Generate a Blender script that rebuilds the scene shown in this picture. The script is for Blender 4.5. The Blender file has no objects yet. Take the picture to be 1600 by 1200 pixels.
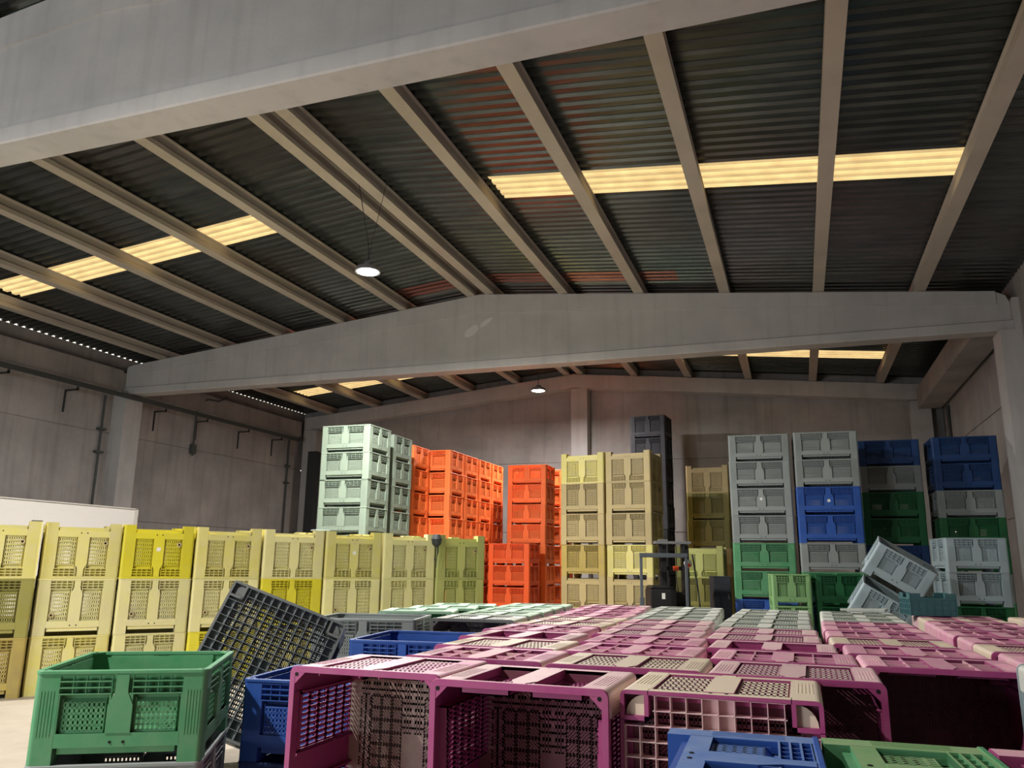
import bpy, math, random
from mathutils import Vector, Matrix
random.seed(7)
C = bpy.context.scene.collection
R = math.radians
F = 1248.0                                   # focal length in pixels of a 1600 px wide frame
CAM_Z = 1.84

# ---------------------------------------------------------------- camera
yaw, pitch, roll = R(19.55), R(12.7), R(0.72)
fw = Vector((-math.sin(yaw)*math.cos(pitch), math.cos(yaw)*math.cos(pitch), math.sin(pitch)))
rt = Vector((math.cos(yaw), math.sin(yaw), 0)); up = rt.cross(fw)
r2 = rt*math.cos(roll)+up*math.sin(roll); u2 = -rt*math.sin(roll)+up*math.cos(roll)
cd = bpy.data.cameras.new('camera'); cam = bpy.data.objects.new('camera', cd); C.objects.link(cam)
cd.sensor_width = 36; cd.lens = 36*F/1600; cd.clip_end = 200; cd.clip_start = 0.05
M = Matrix((r2, u2, -fw)).transposed().to_4x4(); M.translation = (0, 0, CAM_Z)
cam.matrix_world = M
bpy.context.scene.camera = cam

# ---------------------------------------------------------------- world, view
w = bpy.data.worlds.new('world'); bpy.context.scene.world = w; w.use_nodes = True
bg = w.node_tree.nodes['Background']; bg.inputs[0].default_value = (1.0, 0.93, 0.80, 1); bg.inputs[1].default_value = 1.9
vs = bpy.context.scene.view_settings
vs.view_transform = 'Standard'; vs.look = 'None'; vs.gamma = 1; vs.use_curve_mapping = False
vs.exposure = 0.25
LAMP_W = 1150.0
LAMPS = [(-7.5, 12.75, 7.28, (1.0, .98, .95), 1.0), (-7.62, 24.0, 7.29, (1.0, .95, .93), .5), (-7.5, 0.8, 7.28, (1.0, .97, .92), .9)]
DOOR_W = 750.0                                 # daylight through the open roller door behind the camera
dl = bpy.data.lights.new('door_daylight', 'AREA'); dl.shape = 'RECTANGLE'; dl.size = 5.0; dl.size_y = 4.0; dl.energy = DOOR_W; dl.color = (.86, .93, 1.0)
do = bpy.data.objects.new('door_daylight', dl); C.objects.link(do); do.location = (-11.0, -6.95, 2.1); do.rotation_euler = (R(90), 0, R(0))

# ---------------------------------------------------------------- materials
def nt(name):
    m = bpy.data.materials.new(name); m.use_nodes = True
    n = m.node_tree.nodes; return m, n, m.node_tree.links, n['Principled BSDF']
def s2l(c):
    return tuple(((x/255)/12.92 if x <= 10 else (((x/255)+.055)/1.055)**2.4) for x in c)
def plastic(name, col, dust=None, amt=.35, rough=.5, lo=.45, hi=.7, sc=5.0, both=True):
    """moulded plastic with worn, dusty patches"""
    m, n, l, b = nt(name); c = s2l(col); d = s2l(dust or (170, 155, 135))
    tc = n.new('ShaderNodeTexCoord'); oi = n.new('ShaderNodeObjectInfo')
    ad = n.new('ShaderNodeVectorMath'); ad.operation = 'ADD'; mu = n.new('ShaderNodeMath'); mu.operation = 'MULTIPLY'; mu.inputs[1].default_value = 37
    l.new(oi.outputs['Random'], mu.inputs[0]); l.new(tc.outputs['Object'], ad.inputs[0]); l.new(mu.outputs[0], ad.inputs[1])
    no = n.new('ShaderNodeTexNoise'); no.inputs['Scale'].default_value = sc; no.inputs['Detail'].default_value = 7; no.inputs['Roughness'].default_value = .65
    l.new(ad.outputs[0], no.inputs['Vector'])
    mr = n.new('ShaderNodeMapRange'); mr.inputs[1].default_value = lo-.15; mr.inputs[2].default_value = hi; mr.inputs[3].default_value = amt*.3; mr.inputs[4].default_value = min(1, amt*1.5)
    l.new(no.outputs['Fac'], mr.inputs[0])
    mx = n.new('ShaderNodeMix'); mx.data_type = 'RGBA'; mx.inputs[6].default_value = (*c, 1); mx.inputs[7].default_value = (*d, 1)
    l.new(mr.outputs[0], mx.inputs[0])
    hs = n.new('ShaderNodeHueSaturation'); mv = n.new('ShaderNodeMapRange'); mv.inputs[3].default_value = .88; mv.inputs[4].default_value = 1.1
    l.new(oi.outputs['Random'], mv.inputs[0]); l.new(mv.outputs[0], hs.inputs['Value']); l.new(mx.outputs[2], hs.inputs['Color'])
    l.new(hs.outputs[0], b.inputs['Base Color']); b.inputs['Roughness'].default_value = rough
    b.inputs['Specular IOR Level'].default_value = .35
    return m
def plain(name, col, rough=.5, metal=0., emis=None, es=0):
    m, n, l, b = nt(name); b.inputs['Base Color'].default_value = (*s2l(col), 1); b.inputs['Roughness'].default_value = rough; b.inputs['Metallic'].default_value = metal
    if emis: b.inputs['Emission Color'].default_value = (*emis, 1); b.inputs['Emission Strength'].default_value = es
    return m
def concrete(name, c1, c2, scale=(1, 1, 1), stain=None, bump=.15, det=3.0):
    m, n, l, b = nt(name)
    tc = n.new('ShaderNodeTexCoord'); mp = n.new('ShaderNodeMapping'); mp.inputs['Scale'].default_value = scale
    l.new(tc.outputs['Object'], mp.inputs[0])
    no = n.new('ShaderNodeTexNoise'); no.inputs['Scale'].default_value = 1.1; no.inputs['Detail'].default_value = 8; no.inputs['Roughness'].default_value = .6
    l.new(mp.outputs[0], no.inputs['Vector'])
    cr = n.new('ShaderNodeValToRGB'); cr.color_ramp.elements[0].position = .3; cr.color_ramp.elements[1].position = .72
    cr.color_ramp.elements[0].color = (*s2l(c1), 1); cr.color_ramp.elements[1].color = (*s2l(c2), 1)
    l.new(no.outputs['Fac'], cr.inputs[0]); out = cr.outputs[0]
    if stain:
        mp2 = n.new('ShaderNodeMapping'); mp2.inputs['Scale'].default_value = (2.2, 2.2, .12); l.new(tc.outputs['Object'], mp2.inputs[0])
        n2 = n.new('ShaderNodeTexNoise'); n2.inputs['Scale'].default_value = 2.2; n2.inputs['Detail'].default_value = 5; l.new(mp2.outputs[0], n2.inputs['Vector'])
        m2 = n.new('ShaderNodeMapRange'); m2.inputs[1].default_value = .52; m2.inputs[2].default_value = .8; m2.inputs[4].default_value = .45; l.new(n2.outputs['Fac'], m2.inputs[0])
        mx = n.new('ShaderNodeMix'); mx.data_type = 'RGBA'; l.new(m2.outputs[0], mx.inputs[0]); l.new(out, mx.inputs[6]); mx.inputs[7].default_value = (*s2l(stain), 1); out = mx.outputs[2]
    l.new(out, b.inputs['Base Color']); b.inputs['Roughness'].default_value = .85
    n3 = n.new('ShaderNodeTexNoise'); n3.inputs['Scale'].default_value = 18*det/3; n3.inputs['Detail'].default_value = 6; l.new(tc.outputs['Object'], n3.inputs['Vector'])
    bp = n.new('ShaderNodeBump'); bp.inputs['Strength'].default_value = bump; bp.inputs['Distance'].default_value = .02; l.new(n3.outputs['Fac'], bp.inputs['Height']); l.new(bp.outputs[0], b.inputs['Normal'])
    return m
M_wall = concrete('precast_concrete_wall', (142, 138, 136), (176, 170, 166), (.6, .6, .6), stain=(112, 104, 98))
M_beam = concrete('beam_concrete', (170, 168, 166), (192, 189, 186), (.7, .7, .7), stain=(150, 146, 142), bump=.1)
M_purl = concrete('purlin_concrete', (168, 160, 150), (186, 178, 166), (.8, .8, .8), bump=.1)
M_floor = concrete('floor_concrete', (160, 148, 132), (188, 176, 158), (1, 1, 1), bump=.1)
def roof_mat():
    m, n, l, b = nt('weathered_galvanised_roof'); tc = n.new('ShaderNodeTexCoord')
    mp = n.new('ShaderNodeMapping'); mp.inputs['Scale'].default_value = (.5, 3.5, 1); l.new(tc.outputs['Object'], mp.inputs[0])
    no = n.new('ShaderNodeTexNoise'); no.inputs['Scale'].default_value = 1.5; no.inputs['Detail'].default_value = 8; no.inputs['Roughness'].default_value = .7; l.new(mp.outputs[0], no.inputs['Vector'])
    cr = n.new('ShaderNodeValToRGB'); e = cr.color_ramp.elements; e[0].position = .3; e[1].position = .75
    e[0].color = (*s2l((62, 70, 70)), 1); e[1].color = (*s2l((108, 112, 110)), 1); l.new(no.outputs['Fac'], cr.inputs[0])
    # rust-brown sheets
    sx = n.new('ShaderNodeSeparateXYZ'); l.new(tc.outputs['Object'], sx.inputs[0])
    n2 = n.new('ShaderNodeTexNoise'); n2.inputs['Scale'].default_value = .35; n2.inputs['Detail'].default_value = 4; l.new(tc.outputs['Object'], n2.inputs['Vector'])
    m2 = n.new('ShaderNodeMapRange'); m2.inputs[1].default_value = .48; m2.inputs[2].default_value = .62; m2.inputs[4].default_value = .4; l.new(n2.outputs['Fac'], m2.inputs[0])
    mx = n.new('ShaderNodeMix'); mx.data_type = 'RGBA'; l.new(m2.outputs[0], mx.inputs[0]); l.new(cr.outputs[0], mx.inputs[6]); mx.inputs[7].default_value = (*s2l((88, 80, 72)), 1)
    # one painted red sheet above the middle beam
    g = n.new('ShaderNodeMath'); g.operation = 'COMPARE'; g.inputs[1].default_value = 18.75; g.inputs[2].default_value = .3; l.new(sx.outputs[1], g.inputs[0])
    g2 = n.new('ShaderNodeMath'); g2.operation = 'COMPARE'; g2.inputs[1].default_value = -6.4; g2.inputs[2].default_value = 4.0; l.new(sx.outputs[0], g2.inputs[0])
    g3 = n.new('ShaderNodeMath'); g3.operation = 'MULTIPLY'; l.new(g.outputs[0], g3.inputs[0]); l.new(g2.outputs[0], g3.inputs[1])
    g4 = n.new('ShaderNodeMath'); g4.operation = 'MULTIPLY'; g4.inputs[1].default_value = .5; l.new(g3.outputs[0], g4.inputs[0])
    mx2 = n.new('ShaderNodeMix'); mx2.data_type = 'RGBA'; l.new(g4.outputs[0], mx2.inputs[0]); l.new(mx.outputs[2], mx2.inputs[6]); mx2.inputs[7].default_value = (*s2l((150, 66, 50)), 1)
    l.new(mx2.outputs[2], b.inputs['Base Color']); b.inputs['Roughness'].default_value = .24; b.inputs['Metallic'].default_value = .75
    return m
M_roof = roof_mat()
def sky_mat():
    m, n, l, b = nt('translucent_yellowed_fibreglass')
    out = n['Material Output']; tr = n.new('ShaderNodeBsdfTranslucent'); df = n.new('ShaderNodeBsdfDiffuse'); mx = n.new('ShaderNodeMixShader'); mx.inputs[0].default_value = .25
    tc = n.new('ShaderNodeTexCoord'); no = n.new('ShaderNodeTexNoise'); no.inputs['Scale'].default_value = 2.5; no.inputs['Detail'].default_value = 6; l.new(tc.outputs['Object'], no.inputs['Vector'])
    cr = n.new('ShaderNodeValToRGB'); e = cr.color_ramp.elements; e[0].position = .3; e[1].position = .7; e[0].color = (.66, .50, .26, 1); e[1].color = (.88, .68, .36, 1)
    l.new(no.outputs['Fac'], cr.inputs[0])
    # darker band along the low flat of each corrugation
    sx = n.new('ShaderNodeSeparateXYZ'); l.new(tc.outputs['Object'], sx.inputs[0])
    md = n.new('ShaderNodeMath'); md.operation = 'WRAP'; md.inputs[1].default_value = .24; md.inputs[2].default_value = 0; l.new(sx.outputs[1], md.inputs[0])
    lt = n.new('ShaderNodeMapRange'); lt.inputs[1].default_value = .10; lt.inputs[2].default_value = .14; lt.inputs[3].default_value = .62; lt.inputs[4].default_value = 1; l.new(md.outputs[0], lt.inputs[0])
    vm = n.new('ShaderNodeVectorMath'); vm.operation = 'SCALE'; l.new(cr.outputs[0], vm.inputs[0]); l.new(lt.outputs[0], vm.inputs['Scale'])
    l.new(vm.outputs[0], tr.inputs[0]); l.new(vm.outputs[0], df.inputs[0])
    l.new(tr.outputs[0], mx.inputs[1]); l.new(df.outputs[0], mx.inputs[2]); l.new(mx.outputs[0], out.inputs[0])
    return m
M_sky = sky_mat()
M_dark = plain('dark_steel', (44, 46, 46), .6); M_pipe = plain('dark_grey_pipe', (66, 70, 68), .6)
M_black = plain('black_rubber', (20, 20, 21), .6); M_guard = plain('grey_steel_guard', (84, 90, 96), .45)
M_label = plain('white_paper', (232, 230, 222), .7); M_lens = plain('lamp_lens', (255, 255, 255), .5, emis=(1, .97, .92), es=60)
M_house = plain('lamp_housing', (120, 120, 120), .5); M_panelw = plain('white_painted_panel', (226, 222, 216), .5)
M_orange = plain('orange_lens', (220, 80, 30), .4); M_white = plain('white_plastic', (200, 196, 188), .5); M_hole = plain('dark_bolt_hole', (12, 12, 12), .9)
PAL = {
 'magenta': plastic('magenta_plastic', (160, 52, 118), (170, 104, 128), .35),
 'magenta_top': plastic('magenta_plastic_dusty', (222, 132, 184), (226, 190, 186), .7),
 'mauve_top': plastic('pink_plastic_dusty', (222, 164, 188), (226, 202, 192), .9),
 'beige_top': plastic('magenta_plastic_caked_beige', (222, 200, 186), (226, 212, 184), .9),
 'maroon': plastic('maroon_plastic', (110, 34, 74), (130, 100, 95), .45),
 'claydust': plastic('plastic_caked_grey_mud', (158, 122, 124), (176, 160, 146), .85),
 'white_top': plastic('whitish_plastic_dusty_or_lit', (190, 200, 190), (216, 214, 204), .7),
 'palegreen_top': plastic('pale_green_plastic_dusty', (140, 184, 152), (196, 208, 188), .6),
 'green': plastic('green_plastic', (62, 142, 94), (120, 160, 122), .4),
 'palegreen': plastic('pale_green_plastic', (128, 172, 142), (170, 186, 166), .4),
 'green_top': plastic('green_plastic_dusty', (110, 160, 100), (150, 175, 130), .6),
 'dgreen': plastic('dark_green_plastic', (20, 96, 54), (54, 100, 64), .3),
 'lgreen': plastic('light_green_plastic', (128, 176, 116), (150, 180, 130), .3),
 'blue': plastic('blue_plastic', (28, 74, 158), (80, 110, 160), .22),
 'blue_top': plastic('blue_plastic_scuffed', (60, 104, 176), (130, 150, 185), .5),
 'dblue': plastic('dark_blue_plastic', (20, 58, 112), (56, 84, 120), .25),
 'navy': plastic('navy_plastic', (28, 60, 118), (60, 80, 120), .25),
 'grey': plastic('grey_plastic', (136, 145, 145), (146, 146, 138), .3),
 'dgrey': plastic('dark_grey_plastic', (92, 98, 100), (120, 116, 108), .4),
 'slate': plastic('slate_grey_plastic', (112, 120, 124), (128, 126, 120), .3),
 'bluegrey': plastic('blue_grey_plastic', (158, 178, 186), (170, 176, 172), .3),
 'greygreen': plastic('pale_grey_green_plastic', (122, 138, 124), (138, 146, 126), .35),
 'orange': plastic('orange_plastic', (255, 126, 58), (244, 136, 84), .3),
 'dorange': plastic('deep_orange_plastic', (242, 96, 38), (220, 110, 66), .3),
 'yellow': plastic('faded_yellow_plastic', (216, 206, 100), (214, 204, 150), .6),
 'yellowpale': plastic('pale_yellow_plastic', (222, 216, 142), (218, 208, 162), .6),
 'yellowbright': plastic('bright_yellow_plastic', (220, 208, 36), (208, 196, 90), .3),
 'yellowdirty': plastic('dirty_yellow_plastic', (188, 168, 76), (170, 150, 100), .6),
 'yellowgreen': plastic('greenish_yellow_plastic', (190, 194, 104), (190, 190, 130), .5),
 'tan': plastic('tan_plastic', (188, 170, 112), (184, 166, 126), .6),
 'olive': plastic('olive_yellow_plastic', (142, 138, 62), (150, 142, 86), .5),
 'black': plastic('black_plastic', (42, 43, 50), (60, 60, 64), .3),
 'teal': plastic('dark_teal_plastic', (58, 104, 110), (80, 110, 110), .3),
}

# ---------------------------------------------------------------- mesh helpers
class MB:
    def __init__(s): s.v = []; s.f = []; s.m = []
    def add(s, vs, fs, m=0):
        k = len(s.v); s.v += [tuple(x) for x in vs]; s.f += [tuple(k+i for i in f) for f in fs]; s.m += [m]*len(fs)
    def box(s, x0, x1, y0, y1, z0, z1, m=0):
        s.add([(x, y, z) for x in (x0, x1) for y in (y0, y1) for z in (z0, z1)],
              [(0, 1, 3, 2), (4, 6, 7, 5), (0, 4, 5, 1), (2, 3, 7, 6), (0, 2, 6, 4), (1, 5, 7, 3)], m)
    def prism(s, poly, a, b, f, m=0):
        """poly of 2-D points extruded a..b; f(p, q, h) -> xyz"""
        n = len(poly)
        s.add([f(p, q, a) for p, q in poly]+[f(p, q, b) for p, q in poly],
              [tuple(range(n))[::-1], tuple(range(n, 2*n))]+[(i, (i+1) % n, n+(i+1) % n, n+i) for i in range(n)], m)
    def tube(s, p, q, r, n=10, m=0, r2=None):
        p, q = Vector(p), Vector(q); d = (q-p).normalized(); a = d.orthogonal().normalized(); b = d.cross(a); r2 = r if r2 is None else r2
        vs = [p+(a*math.cos(2*math.pi*i/n)+b*math.sin(2*math.pi*i/n))*r for i in range(n)]+[q+(a*math.cos(2*math.pi*i/n)+b*math.sin(2*math.pi*i/n))*r2 for i in range(n)]
        s.add(vs, [(i, (i+1) % n, n+(i+1) % n, n+i) for i in range(n)]+[tuple(range(n))[::-1], tuple(range(n, 2*n))], m)
    def path(s, pts, r, n=8, m=0):
        for a, b in zip(pts, pts[1:]): s.tube(a, b, r, n, m)
    def lathe(s, prof, n=24, c=(0, 0, 0), m=0):
        vs = [(c[0]+r*math.cos(2*math.pi*i/n), c[1]+r*math.sin(2*math.pi*i/n), c[2]+z) for r, z in prof for i in range(n)]
        fs = [(k*n+i, k*n+(i+1) % n, (k+1)*n+(i+1) % n, (k+1)*n+i) for k in range(len(prof)-1) for i in range(n)]
        s.add(vs, fs, m)
    def mesh(s, name, mats=()):
        me = bpy.data.meshes.new(name); me.from_pydata(s.v, [], s.f)
        for mm in mats: me.materials.append(mm)
        if len(me.materials) or any(s.m): me.polygons.foreach_set('material_index', s.m)
        import bmesh
        bm = bmesh.new(); bm.from_mesh(me); bmesh.ops.recalc_face_normals(bm, faces=bm.faces); bm.to_mesh(me); bm.free()
        me.update(); return me
def obj(name, mb, mats, parent=None, bevel=0):
    if not isinstance(mats, (list, tuple)): mats = [mats]
    me = mb.mesh(name, mats); o = bpy.data.objects.new(name, me); C.objects.link(o)
    if parent: o.parent = parent
    if bevel:
        b = o.modifiers.new('b', 'BEVEL'); b.width = bevel; b.segments = 2; b.limit_method = 'ANGLE'
    return o
def tag(o, label, cat, group=None, kind=None):
    o['label'] = label; o['category'] = cat
    if group: o['group'] = group
    if kind: o['kind'] = kind
    return o
def struct(name, mb, mat, parent=None, bevel=0):
    o = obj(name, mb, mat, parent, bevel); o['kind'] = 'structure'; return o
def thing(name, label, cat, loc=(0, 0, 0), rotz=0, group=None):
    o = bpy.data.objects.new(name, None); C.objects.link(o); o.location = loc; o.rotation_euler = (0, 0, rotz); o.empty_display_size = .1
    return tag(o, label, cat, group)

# ================================================================ STRUCTURE
XL, XR, XM = -19.9, 4.75, -7.7
Y0, Y3 = -7.0, 29.2
Y1, Y2 = 6.38, 19.0
SL = .0968
ZR = 8.94                                      # purlin underside at the ridge
def zp(x): return ZR-SL*abs(x-XM)              # underside of the purlins
PH = .30
def zroof(x): return zp(x)+PH+.02
# floor
mb = MB(); mb.box(XL-.3, XR+.3, Y0-.3, Y3+.3, -.2, 0); struct('floor', mb, M_floor)
# corrugated roof with the skylight strips left open
PITCH = .24
def corrugated(mb, x0, x1, y0, y1):
    k0, k1 = round(y0/PITCH), round(y1/PITCH); h = .045
    pts = []
    for k in range(k0, k1):
        y = k*PITCH; pts += [(y, 0), (y+.11, 0), (y+.14, h), (y+.21, h)]
    pts.append((k1*PITCH, 0))
    vs = []; n = len(pts)
    for x in (x0, x1): vs += [(x, y, zroof(x)+z) for y, z in pts]
    mb.add(vs, [(i, i+1, n+i+1, n+i) for i in range(n-1)])
SKY = [(12.96, 13.92), (25.68, 26.64)]
SKX = [(-18.1, -10.25), (-5.15, 2.85)]
mb = MB()
for x0, x1 in ((XL-.02, XM), (XM, XR+.02)):
    sx = [s for s in SKX if s[0] >= x0 and s[1] <= x1][0]
    ys = Y0-.2
    for a, b in SKY:
        corrugated(mb, x0, x1, ys, a); corrugated(mb, x0, sx[0], a, b); corrugated(mb, sx[1], x1, a, b); ys = b
    corrugated(mb, x0, x1, ys, Y3+.2)
struct('ceiling', mb, M_roof)
k = 1
for a, b in SKY:
    for x0, x1 in SKX:
        mb = MB(); corrugated(mb, x0, x1, a, b); struct('window_%d' % k, mb, M_sky); k += 1
# walls (precast panels with a horizontal joint), thin at the top so daylight slips under the corrugations
def wall_y(name, x, out, y0, y1):
    mb = MB(); s = 1 if out > 0 else -1
    for z0, z1 in ((0, 3.0), (3.03, 5.61), (5.64, zroof(x)-.005)):
        mb.box(min(x, x+s*.2), max(x, x+s*.2), y0, y1, z0, z1) if z1 < 7 else mb.box(min(x, x+s*.05), max(x, x+s*.05), y0, y1, z0, z1+(.07 if s > 0 else 0))
    mb.box(min(x+s*.03, x+s*.2), max(x+s*.03, x+s*.2), y0, y1, 0, 7.0)
    return struct(name, mb, M_wall)
wall_y('wall_left', XL, -1, Y0, Y3); wall_y('wall_right', XR, 1, Y0, Y3)
def gable(name, y, t):
    mb = MB(); f = lambda p, q, h: (p, h, q)
    for z0, z1 in ((0, 3.0), (3.03, 5.61)): mb.box(XL, XR, y, y+t, z0, z1)
    mb.prism([(XL, 5.64), (XR, 5.64), (XR, zroof(XR)+.05), (XM, zroof(XM)+.05), (XL, zroof(XL)+.05)], y, y+t, f)
    mb.box(XL, XR, y+.03, y+t, 0, 6)
    # vertical panel joints cut as slim recessed fillets
    return struct(name, mb, M_wall)
gable('wall_back', Y3, .2); gable('wall_front', Y0-.2, .2)
# gable frame along the back wall, its columns
mb = MB(); f = lambda p, q, h: (p, h, q)
def gz(x): return zp(x)-.02
mb.prism([(XL+.4, gz(XL+.4)-.52), (XM, gz(XM)-.52), (XR-.35, gz(XR-.35)-.52), (XR-.35, gz(XR-.35)), (XM, gz(XM)), (XL+.4, gz(XL+.4))], Y3-.55, Y3-.02, f)
struct('trim_1', mb, M_beam)
n = 2
for x, wd in ((-7.5, .62), (XL+.65, .6), (XR-.7, .6)):
    mb = MB(); mb.box(x-wd/2, x+wd/2, Y3-.5, Y3-.03, 0, gz(x)-.53); struct('trim_%d' % n, mb, M_beam); n += 1
# main peaked beams
def beam(y, n):
    zb = 6.86; wl = 7.09
    mb = MB(); f = lambda p, q, h: (p, h, q)
    a, b = XL+.25, XR-.14
    def top(x): return zp(x)-.02
    r = .25
    web = [(a, wl), (b, wl), (b, top(b)-r), (b-.06, top(b)-.08), (b-r, top(b-r)), (XM, top(XM)), (a+.05, top(a+.05)), (a, top(a)-.05)]
    mb.prism(web, y+.05, y+.43, f)
    tf = [(a+.2, top(a+.2)-.28), (XM, top(XM)-.5), (b-r, top(b-r)-.28), (b-r, top(b-r)+.005), (XM, top(XM)+.005), (a+.2, top(a+.2)+.005)]
    mb.prism(tf, y+.02, y+.46, f)
    fl = [(y+.0, wl-.02), (y+.03, wl), (y+.45, wl), (y+.48, wl-.02), (y+.48, zb+.02), (y+.46, zb), (y+.02, zb), (y, zb+.02)]
    mb.prism(fl, a, b+.03, lambda p, q, h: (h, p, q))
    return struct('trim_%d' % n, mb, M_beam)
beam(Y2, n); n += 1; beam(Y1, n); n += 1
beam(-5.5, n); n += 1
# columns
for y in (Y2, Y1, -5.5):
    for x0, x1 in ((XL, XL+.5), (XR-.42, XR)):
        mb = MB(); mb.box(x0, x1, y-.1, y+.58, 0, 6.855)
        if x0 < -10: mb.box(x0, x0+.24, y-.1, y+.58, 6.85, 7.55)
        else: mb.box(x1-.13, x1, y-.1, y+.58, 6.85, 7.55)
        struct('trim_%d' % n, mb, M_beam); n += 1
# purlins
OFF = [.27, 2.32, 4.29, 6.37, 8.49, 10.6]
for s in (-1, 1):
    for o_ in OFF:
        x = XM+s*o_
        mb = MB()
        for ya, yb in ((Y0, Y1+.25), (Y1+.27, Y2+.24), (Y2+.26, Y3)):
            z = zp(x)
            sec = [(-.12, 0), (.12, 0), (.12, .09), (.07, .13), (.07, PH-.05), (.1, PH-.02), (.1, PH), (-.1, PH), (-.1, PH-.02), (-.07, PH-.05), (-.07, .13), (-.12, .09)]
            mb.prism([(x+p, z+q-(.0)) for p, q in sec], ya, yb, lambda p, q, h: (p, h, q))
        struct('trim_%d' % n, mb, M_purl); n += 1
# eave beams along both side walls
for x0, x1 in ((XR-.8, XR-.12), (XL+.02, XL+.3)):
    for ya, yb in ((Y0, Y1-.12), (Y1+.6, Y2-.12), (Y2+.6, Y3-.6)):
        if x0 > 0 and yb < 19: continue
        mb = MB(); z = 6.95 if x0 > 0 else 6.98
        zt = zroof(x0 if x0 < 0 else x1)-.02
        mb.box(x0, x1, ya, yb, z, min(zt, 7.6)); struct('trim_%d' % n, mb, M_wall); n += 1

# long service pipe on the left wall
mb = MB(); mb.box(XL+.52, XL+.62, -4, Y3-1.1, 6.70, 6.80); mb.box(XL+.50, XL+.64, -4, Y3-1.1, 6.80, 6.815)
o = obj('cable_tray', mb, M_pipe); tag(o, 'long dark cable tray running along the left wall just under the eave', 'cable tray')
for i, y in enumerate((14.9, 17.1, 20.6, 22.6, 24.9, 27.0)):
    mb = MB(); mb.box(XL, XL+.03, y, y+.05, 5.98, 6.6); mb.box(XL, XL+.5, y, y+.045, 6.60, 6.64); mb.box(XL+.45, XL+.5, y, y+.045, 6.60, 6.70)
    o = obj('wall_bracket', mb, M_dark)
    tag(o, 'dark steel angle bracket on the left wall, %s' % ['nearest the camera', 'just before the column', 'just behind the column', 'beside the pipe', 'second from corner', 'nearest far corner'][i], 'bracket', 'wall brackets under the cable tray')
for i, (y, z0, z1) in enumerate(((18.5, 0, 6.75), (22.5, 5.4, 7.3), (28.1, 0, 6.8))):
    t = thing('wall_pipe', ['dark vertical drain pipe with clamps beside the middle left column', 'short rusty pipe crossing the cable tray in the far left bay', 'thin vertical pipe in the far left corner of the hall'][i], 'pipe', (XL+.08, y, 0))
    mb = MB(); mb.tube((0, 0, z0), (0, 0, z1), .035)
    if i == 1: mb.path([(0, 0, 7.3), (.3, .2, 7.42), (.5, .5, 7.40), (.6, .8, 7.6)], .03)
    obj('pipe', mb, M_pipe, t)
    for z in ((5.0, 5.7) if i != 1 else (5.5,)):
        mb = MB(); mb.box(-.07, .06, -.14 if i != 1 else -.1, .14 if i != 1 else .1, z-.03, z+.03 if i != 1 else z+.3); obj('clamp', mb, M_pipe, t)
mb = MB(); mb.box(XL+.9, XL+1.3, Y3-.9, Y3-.58, 0, 6.3)
tag(obj('downpipe', mb, M_dark), 'dark boxed downpipe standing in the far left corner', 'pipe')
mb = MB(); mb.tube((XR-.06, 27.9, 0), (XR-.06, 27.9, 6.9), .05)
tag(obj('rain_pipe', mb, M_pipe), 'dark pipe running down the far right corner of the hall', 'pipe')

# lamps
for i, (x, y, z, col, pw) in enumerate(LAMPS[:2]):
    t = thing('high_bay_lamp', ['round white high bay lamp hanging in the nearer bay', 'round white high bay lamp hanging in the far bay in front of the gable'][i], 'lamp', (x, y, z), 0, 'high bay lamps')
    mb = MB(); mb.lathe([(.02, .2), (.08, .19), (.1, .12), (.22, .09), (.25, .02), (.24, .0), (.20, .01)]); obj('housing', mb, M_house, t)
    mb = MB(); mb.lathe([(0, -.012), (.1, -.010), (.2, .004), (.205, .03)], m=0); obj('lens', mb, M_lens, t)
    top = zp(x)-z+.2
    mb = MB(); mb.path([(0, 0, .19), (-.02, 0, .6), (-.25, -.1, top)], .008, 6); mb.path([(0, 0, .19), (.05, 0, .6), (.28, .05, top)], .005, 6); obj('cord', mb, M_dark, t)
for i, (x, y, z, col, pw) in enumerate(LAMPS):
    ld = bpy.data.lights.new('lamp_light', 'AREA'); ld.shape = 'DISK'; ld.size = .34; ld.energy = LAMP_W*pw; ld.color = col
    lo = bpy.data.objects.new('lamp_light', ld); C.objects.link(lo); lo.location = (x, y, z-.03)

# pale plaster repairs on the web of the middle beam
for poly, lb in (([(-8.15, 7.79), (-8.10, 7.93), (-7.92, 8.07), (-7.77, 8.09), (-7.73, 7.97), (-7.84, 7.83), (-8.00, 7.76)], 'pale oval plaster patch on the middle beam near its peak'),
                 ([(-7.69, 8.00), (-7.66, 8.12), (-7.48, 8.23), (-7.31, 8.25), (-7.42, 8.13), (-7.56, 8.04)], 'pale pointed plaster streak right of the oval patch on the beam')):
    mb = MB(); mb.prism(poly, Y2+.046, Y2+.0505, lambda p, q, h: (p, h, q)); tag(obj('plaster_patch', mb, plain('pale_plaster', (205, 203, 200), .8)), lb, 'patch', 'plaster patches on the middle beam')
# white panelled box unit by the left wall
t = thing('panelled_enclosure', 'long white panelled enclosure between the yellow crates and the left wall', 'enclosure', (-16, 0, 0))
mb = MB(); mb.box(-2.6, 0, 9.0, 16.35, 0, 3.08); obj('body', mb, M_panelw, t, .02)
for k_ in range(5):
    mb = MB(); y = 9.3+k_*1.4; mb.box(-.001, .012, y, y+1.3, .2, 2.86); obj('panel', mb, M_panelw, t, .006)
mb = MB(); mb.box(-.05, .03, 16.3, 16.39, 0, 3.10); mb.box(-2.62, .03, 8.98, 16.39, 3.08, 3.11); obj('edge_strip', mb, M_white, t)

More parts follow.
